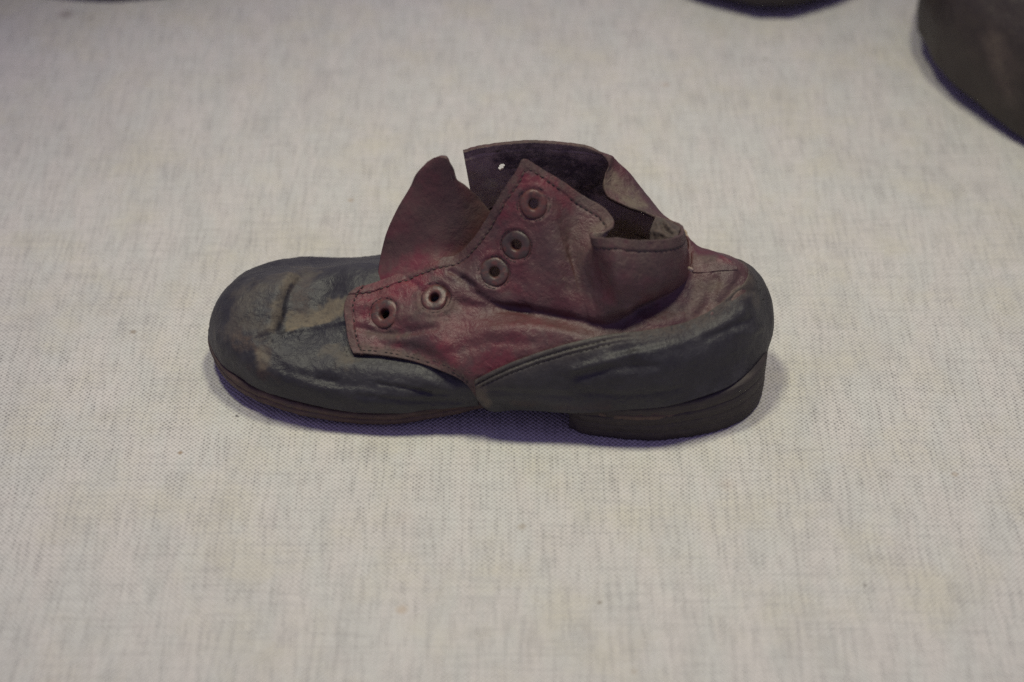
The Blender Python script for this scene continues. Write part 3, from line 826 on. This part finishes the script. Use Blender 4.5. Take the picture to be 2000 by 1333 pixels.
def heel_outline(pts_px, z):
    return [WZ(px, py, z) for px, py in pts_px]
hb = heel_outline([(1111,838),(1135,847),(1190,856),(1278,861),(1344,855),(1410,840),(1450,822),(1478,795),(1488,770)], 0.0)
far_h = [np.array([7.25,-1.6,0]), np.array([6.7,-.55,0]), np.array([5.8,.1,0]), np.array([4.5,.45,0]), np.array([3.0,.6,0]), np.array([1.85,.6,0])]
frontc = [np.array([1.95,-.6,0]), np.array([2.05,-1.9,0]), np.array([1.95,-3.2,0])]
body_l = resample(np.array(hb + far_h), 220)
front_l = resample(np.array([far_h[-1]] + frontc + [hb[0]]), 60)[1:-1]
HL = np.concatenate([body_l, front_l])
hc = np.array([4.6, -2.0, 0.0])
ztop = np.interp(HL[:, 0], [1.8, 4.0, 7.4], [0.80, 0.95, 1.25])
def hring(off, fz, dz=0.0):
    d = HL - hc; d[:, 2] = 0; d /= np.linalg.norm(d, axis=1, keepdims=True)
    R = HL + d*off; R[:, 2] = ztop*fz + dz
    return R
hr = [hring(-.30, 0, .002), hring(-.03, 0, .004), hring(.0, .0, .03), hring(.015, .24), hring(.02, .30), hring(.012, .315), hring(.02, .33), hring(.03, .56), hring(.03, .62), hring(.022, .635), hring(.033, .65), hring(.05, .88), hring(.05, .95), hring(.03, .965), hring(.05, .985), hring(.05, 1.25), hring(.02, 1.33), hring(-.3, 1.34)]
Vv, F = rings_mesh(hr, True, True)
jit = fbm(Vv, 1.6, 3, 51.0)
Vv = Vv + (0.035*jit + 0.015*fbm(Vv, 5.0, 2, 57.0))[:, None]*np.array([1, 1, 0])
Vv[:, 2] += np.where(Vv[:, 2] > .1, 0.02*fbm(Vv*np.array([1, 1, 0]), 1.1, 2, 58.0), 0)
heel = mesh_obj('heel', Vv, F, M_HEEL, shoe)

# ---- strip at the back seam
Q.renorm()
bpx = [[(1356,486),(1354,502),(1353,518),(1353,533)],[(1378,486),(1378,502),(1378,517),(1378,532)],[(1402,492),(1404,505),(1405,517),(1406,530)],[(1422,502),(1426,512),(1428,521),(1429,528)],[(1434,508),(1438,515),(1440,521),(1440,526)]]
G, _, _ = surf(np.array([[lay_on(Q, Y(px, py, -2.0), 0.025) for px, py in row] for row in bpx]), 60, 40)
bs = Sheet(G)
if bs.N[30, 20][2] < 0: bs.flip = True; bs.renorm()
bs.G = bs.G + bs.N*0.0
bs.rough(0.02, 2.0, 61.0); bs.renorm()
bs.paint(2, [(1415,505),(1432,516)], 0.8, 0.25, 1.0, jitter=.15)
bs.paint(1, [(1360,500),(1390,505)], 0.7, 0.4, 1.0, jitter=.2)
bs.build('back_strap', [M_MAROON, M_LINING], shoe, 0.05)

# ---- stitching
def capsule(p, d, n, L_, r, NS=6):
    d = d/np.linalg.norm(d); s = np.cross(d, n); s /= np.linalg.norm(s); n2 = np.cross(s, d)
    rs = []
    for u, k in ((-.5, .35), (-.32, .95), (0, 1.1), (.32, .95), (.5, .35)):
        c = p + d*(u*L_) + n2*(r*0.9*(1-(2*u)**2)-r*.6)
        rs.append([c + r*k*(math.cos(a)*s + math.sin(a)*n2) for a in np.linspace(0, 2*math.pi, NS, endpoint=False)])
    return np.array(rs)
def stitches(name, P, N, pitch, L_, r, mat, skip=0.12, part=None):
    P = np.asarray(P); t = np.concatenate([[0], np.cumsum(np.linalg.norm(np.diff(P, axis=0), axis=1))])
    Vs, Fs, base = [], [], 0
    for s in np.arange(pitch/2, t[-1], pitch):
        if random.random() < skip: continue
        p = np.array([np.interp(s, t, P[:, k]) for k in range(3)])
        q = np.array([np.interp(min(s+.08, t[-1]), t, P[:, k]) for k in range(3)])
        q0 = np.array([np.interp(max(s-.08, 0), t, P[:, k]) for k in range(3)])
        n = np.array([np.interp(s, t, N[:, k]) for k in range(3)]); n /= np.linalg.norm(n)
        d = q - q0
        if np.linalg.norm(d) < 1e-6: continue
        R = capsule(p, d + rng.standard_normal(3)*0.006, n, L_*(0.85+0.3*random.random()), r)
        m, ns, _ = R.shape
        Vs.append(R.reshape(-1, 3))
        for a in range(m-1):
            for b in range(ns):
                c = (b+1) % ns
                Fs.append((base+a*ns+b, base+a*ns+c, base+(a+1)*ns+c, base+(a+1)*ns+b))
        base += m*ns
    if Vs:
        o = mesh_obj(name, np.concatenate(Vs), Fs, mat, counter if name.startswith('counter') else quarter); o['kind'] = 'stuff'
def column_line(sheet, dist_from, d, i0, i1):
    P, N = [], []
    for i in range(i0, i1, 2):
        j = int(np.argmin(np.abs(dist_from[i]-d)))
        P.append(sheet.G[i, j]); N.append(sheet.N[i, j])
    return np.array(P), np.array(N)
icol = int(NU*TU[34])
stitches('facing_stitching', *column_line(Q, dtop, .30, 6, int(NU*TU[10])), .19, .14, .022, M_THREAD_R)
stitches('collar_stitching', *column_line(Q, dtop, .30, int(NU*TU[10]), int(NU*TU[22])), .17, .13, .02, M_THREAD_D)
ib = int(NU*TU[5])
stitches('vamp_seam_stitching', *column_line(Q, arc, .10, 6, ib-4), .16, .12, .016, M_THREAD_D, .35)
stitches('vamp_seam_stitching', *column_line(Q, arc, .22, 10, ib-4), .16, .11, .014, M_THREAD_R, .5)
stitches('counter_stitching', *column_line(K, dt, .165, 2, int(len(cu)*.24)), .16, .12, .022, M_THREAD_D)
stitches('counter_stitching', *column_line(K, dt, .305, 8, int(len(cu)*.24)), .16, .12, .02, M_THREAD_D)
PF = [Q.G[max(0, int(np.argmin(np.abs(arcu[:, j]-.26)))), j] for j in range(6, NV-6, 3)]
NF = [Q.N[max(0, int(np.argmin(np.abs(arcu[:, j]-.26)))), j] for j in range(6, NV-6, 3)]
stitches('front_edge_stitching', np.array(PF), np.array(NF), .16, .12, .022, M_THREAD_D)
for p, n in eyes:
    a = np.cross(n, [0, 0, 1.0]); a /= np.linalg.norm(a); b = np.cross(n, a)
    th = np.linspace(0, 2*math.pi, 60)
    R = p + .465*(np.cos(th)[:, None]*a + np.sin(th)[:, None]*b)
    ids = [int(np.argmin(np.linalg.norm(Q.G[:NU//2].reshape(-1, 3)-x, axis=1))) for x in R]
    stitches('eyelet_stitching', Q.G[:NU//2].reshape(-1, 3)[ids], np.repeat(n[None], 60, 0), .12, .12, .012, M_THREAD_D, .4)
# frayed thread ends at the back seam and the front edge
def fray(name, spots, parent, mat):
    Vs, Fs, base = [], [], 0
    for (px, py, yy, n) in spots:
        for _ in range(n):
            p = Y(px + rng.normal()*3, py + rng.normal()*6, yy)
            d = np.array([rng.normal()*.5 + (.8 if px > 1000 else -.6), rng.normal()*.5, rng.normal()*.5]); d /= np.linalg.norm(d)
            ln = .05 + .09*rng.random(); bend = rng.standard_normal(3)*.03
            rr = []
            for u in (0, .4, .75, 1.0):
                c = p + d*ln*u + bend*u*u
                s_ = np.cross(d, [0.3, .2, .9]); s_ /= np.linalg.norm(s_); t_ = np.cross(d, s_)
                rr.append([c + .010*(1-.5*u)*(math.cos(a)*s_ + math.sin(a)*t_) for a in (0, 2.1, 4.2)])
            Vs.append(np.array(rr).reshape(-1, 3))
            for a in range(3):
                for b in range(3):
                    c = (b+1) % 3
                    Fs.append((base+a*3+b, base+a*3+c, base+a*3+3+c, base+a*3+3+b))
            base += 12
    o = mesh_obj(name, np.concatenate(Vs), Fs, mat, parent); o['kind'] = 'stuff'
fray('frayed_thread', [(1480,566,-1.95,6),(1485,584,-1.95,8),(1478,556,-1.9,4)], counter, M_THREAD_D)
fray('frayed_thread', [(680,690,-3.3,5),(676,660,-3.1,3)], quarter, M_THREAD_D)

# all parts were written in scene coordinates: put them under the shoe's own origin
for o in list(COL.objects):
    if o.parent == shoe: o.matrix_parent_inverse = Matrix.Translation(-shoe.location)

# ================================================================== neighbouring shoes, cut by the frame
def plain_shoe(name, label, loc, rotz, length, width, height, mat, solemat, sole_k=1.03, sole_t=0.7, heel_h=1.6, spring=.9, paint=None):
    root = empty(name, (loc[0]*CM, loc[1]*CM, 0))
    root.rotation_euler = (0, 0, rotz)
    tag(root, label, 'shoe')
    s = np.linspace(0, 1, 15)
    hw = width/2*np.interp(s, [0,.03,.08,.15,.25,.33,.5,.62,.8,.92,.97,1], [.12,.42,.66,.86,.98,1,.86,.76,.76,.66,.45,.1])
    hh = height*np.interp(s, [0,.03,.08,.15,.3,.45,.55,.8,.95,1], [.12,.3,.42,.48,.58,.82,1,.96,.9,.8])
    base = sole_t + np.interp(s, [0, .3, .6, 1], [spring, 0, heel_h*.45, heel_h])
    arcs = []
    for k in range(len(s)):
        y = -s[k]*length
        a = []
        for th in np.linspace(0, math.pi, 11):
            cx, sz = math.cos(th), math.sin(th)
            x = -hw[k]*np.sign(cx)*abs(cx)**0.7
            a.append((x, -y - 0.0, base[k] + hh[k]*abs(sz)**0.75))
        arcs.append(a)
    G, _, _ = surf(np.array(arcs), 120, 90)
    S = Sheet(G)
    if S.N[60, 45][2] < 0: S.flip = True; S.renorm()
    S.rough(.08, .35, length); S.rough(.02, 1.5, length+3); S.renorm()
    if paint:
        ca, sa = math.cos(rotz), math.sin(rotz)
        Rm = np.array([[ca, -sa, 0], [sa, ca, 0], [0, 0, 1]])
        Wd = Sheet(S.G @ Rm.T + np.array([loc[0], loc[1], 0]), S.flip)
        for (pts, rad, ch, amt) in paint:
            D = Wd.dist(pts, 5.0, rad*2)
            D = D + .25*fbm(S.G, 1.4, 3, 2.0).reshape(S.shape)
            S.wear[..., ch] = np.maximum(S.wear[..., ch], amt*np.clip(1.3*(1-D/rad), 0, 1))
    S.build('upper', [mat, M_LINING], root, 0.2)
    # sole
    sf = np.linspace(0, 1, 60)
    hwf = hspline(s, hw, sf)*sole_k + .12*(sole_k > 1)
    bz = hspline(s, base, sf)
    Lf = np.concatenate([np.stack([-hwf, sf*length, bz], 1), np.stack([hwf, sf*length, bz], 1)[::-1]])
    def rg(k, dz):
        R = Lf.copy(); R[:, 0] *= k; R[:, 1] = (R[:, 1]-length/2)*(1+(k-1)*.4)+length/2; R[:, 2] += dz; return R
    Vv, F = rings_mesh([rg(.9, -sole_t), rg(.98, -sole_t+.04), rg(1, -sole_t+.14), rg(1.0, -.1), rg(.97, 0.0), rg(.5, .03)])
    mesh_obj('sole', Vv, F, solemat, root)
    sel = sf > .70
    hl = np.concatenate([np.stack([-hwf[sel], sf[sel]*length, bz[sel]], 1), np.stack([hwf[sel], sf[sel]*length, bz[sel]], 1)[::-1]])
    def hg(k, f):
        R = hl.copy(); R[:, 0] *= k; R[:, 2] = (R[:, 2]-sole_t)*f + .002; return R
    Vv, F = rings_mesh([hg(.94, 0), hg(.97, .04), hg(.985, .5), hg(1, 1.0)])
    mesh_obj('heel', Vv, F, solemat, root)
    return root

plain_shoe('leather_boot', 'large dark brown leather shoe with scuffed patch, cut off by right edge', (15.5, 19.6), math.radians(223), 27, 9.4, 9.0, M_BROWN, M_BROWN,
           sole_k=0.9, sole_t=0.3, paint=[([(1940,75),(1952,120),(1965,180)], .55, 1, .9), ([(1942,70),(1948,110),(1958,150),(1972,195)], .4, 0, .35)])
plain_shoe('dark_shoe', 'dark shoe end with rounded sole at top edge, above the maroon shoe', (9.75, 19.05), 0.0, 18, 8.6, 6.5, M_BROWN, M_HEEL, spring=.55)
plain_shoe('black_shoe', 'shoe beyond top left corner, mostly seen by its purple shadow', (-9.3, 24.25), math.radians(90), 19, 7.4, 6.5, M_BLACK, M_HEEL)
